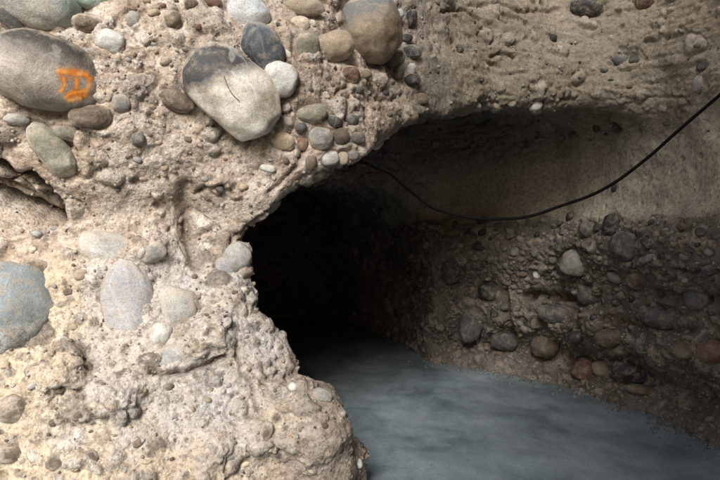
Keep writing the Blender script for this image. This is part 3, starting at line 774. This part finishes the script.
pos = fc[fp]+nrm*np.array([1, 1, 0])*(.01+.20*rng.random((len(fp), 1))**2.2); pos[:, 2] = wz(pos)+.003
v0, f0 = ICO[1]; sz = .003+.016*rng.random((len(fp), 1, 1))**4
vv = v0[None]*sz*(.6+.6*rng.random((len(fp), 1, 3)))+pos[:, None]; ff = f0[None]+(np.arange(len(fp))*len(v0))[:, None, None]
tag(link('gravel', new_mesh('gravel', vv.reshape(-1, 3), ff.reshape(-1, 3)), M['grey']), 'loose fine gravel fallen along the foot of the rock walls', 'gravel', kind='stuff')
gm, nt, b = nodes('gorge_ground'); L = nt.links.new
co = N(nt, 'ShaderNodeTexCoord').outputs['Object']
L(mixc(nt, noise(nt, co, 4, 8, .7), (.10, .085, .065), (.30, .26, .21)), b.inputs['Base Color']); b.inputs['Roughness'].default_value = .95
v, f = grid(-40, 40, -60, 20, .5, lambda v: -.18+.06*fbm(v*.5, 3)*(v[:, 1] < .5)+.0*v[:, 0])
tag(link('ground', new_mesh('ground', v, f), gm), kind='structure')

cbm, nt, b = nodes('black_rubber'); b.inputs['Base Color'].default_value = (.008, .008, .008, 1); b.inputs['Roughness'].default_value = .85; b.inputs['Specular IOR Level'].default_value = .1
cp = [(800, 30, 2.55), (760, 62, 2.6), (720, 93, 2.68), (680, 130, 2.76), (640, 163, 2.84), (600, 190, 2.92), (560, 207, 2.98), (530, 216, 3.02), (500, 219.5, 3.04), (470, 217.5, 3.02),
      (445, 211.5, 2.98), (430, 206, 2.93), (415, 195, 2.86), (402, 184, 2.78), (390, 174, 2.70), (378, 168, 2.63), (366, 163, 2.56), (355, 160, 2.55)]
cu = bpy.data.curves.new('hanging_cable', 'CURVE'); cu.dimensions = '3D'; cu.bevel_depth = .0075; cu.bevel_resolution = 4; cu.resolution_u = 8
sp = cu.splines.new('BEZIER'); sp.bezier_points.add(len(cp)-1)
for q, (px, py, d) in zip(sp.bezier_points, cp):
    q.co = at(px+random.uniform(-1.5, 1.5), py+random.uniform(-1.2, 1.2), d); q.handle_left_type = q.handle_right_type = 'AUTO'
co_ = bpy.data.objects.new('cabletmp', cu); COL.objects.link(co_)
dg = bpy.context.evaluated_depsgraph_get()
cm_ = bpy.data.meshes.new_from_object(co_.evaluated_get(dg)); bpy.data.objects.remove(co_)
o = link('hanging_cable', cm_, cbm); tag(o, 'thin black cable sagging from the upper right to the top of the cave mouth', 'cable')
for q in cm_.polygons: q.use_smooth = True

# ------------------------------------------------------------------ unseen cliff above and side wall, plus an added slab that shades the right
def add_shade_slab(X, Y, Z, f):
    slab = np.minimum(np.minimum(X-GX, -1.5-Y), np.minimum(Y+5, 5.6-Z))  # unseen slab added behind the camera to keep sun off the right rock
    return smax(f, slab, .3)
GX = -.25
gv, gq = surface_nets(-6, 6, -5.5, 6, -.3, 7, .15, True, add_shade_slab)
gc = gv[gq].mean(1)
inside = (gc[:, 0] > -2.9) & (gc[:, 0] < 2.6) & (gc[:, 1] > .7) & (gc[:, 2] < 2.66)
gq = gq[~inside]; u, inv = np.unique(gq, return_inverse=True)
gm_ = new_mesh('cliff_and_shade_slab', gv[u], inv.reshape(-1, 4))
tag(link('cliff_and_shade_slab', gm_, ROCK), kind='structure')

# ------------------------------------------------------------------ light
w = bpy.data.worlds.new('World'); S.world = w; w.use_nodes = True; nt = w.node_tree
sky = nt.nodes.new('ShaderNodeTexSky'); sky.sky_type = 'NISHITA'; sky.sun_disc = False
SUN_EL, SUN_AZ = math.radians(32), math.radians(180+5)      # azimuth clockwise from +Y: behind the camera, a little left
sky.sun_elevation = SUN_EL; sky.sun_rotation = SUN_AZ; sky.air_density = 1.3; sky.dust_density = 3
bg = nt.nodes['Background']; nt.links.new(sky.outputs[0], bg.inputs[0]); bg.inputs[1].default_value = .10
sl = bpy.data.lights.new('sun', 'SUN'); so = bpy.data.objects.new('sun', sl); COL.objects.link(so)
sl.energy = 5.0; sl.angle = math.radians(28); sl.color = (1, .96, .91)
dirv = Vector((math.sin(SUN_AZ)*math.cos(SUN_EL), math.cos(SUN_AZ)*math.cos(SUN_EL), math.sin(SUN_EL)))
so.rotation_euler = dirv.to_track_quat('Z', 'Y').to_euler(); so.location = dirv*20

S.view_settings.view_transform = 'Standard'; S.view_settings.look = 'None'; S.view_settings.gamma = 1; S.view_settings.exposure = .33
S.view_settings.use_curve_mapping = False
S.cycles.use_denoising = True; S.cycles.max_bounces = 6; S.cycles.diffuse_bounces = 4
print('done', time.time()-T0)
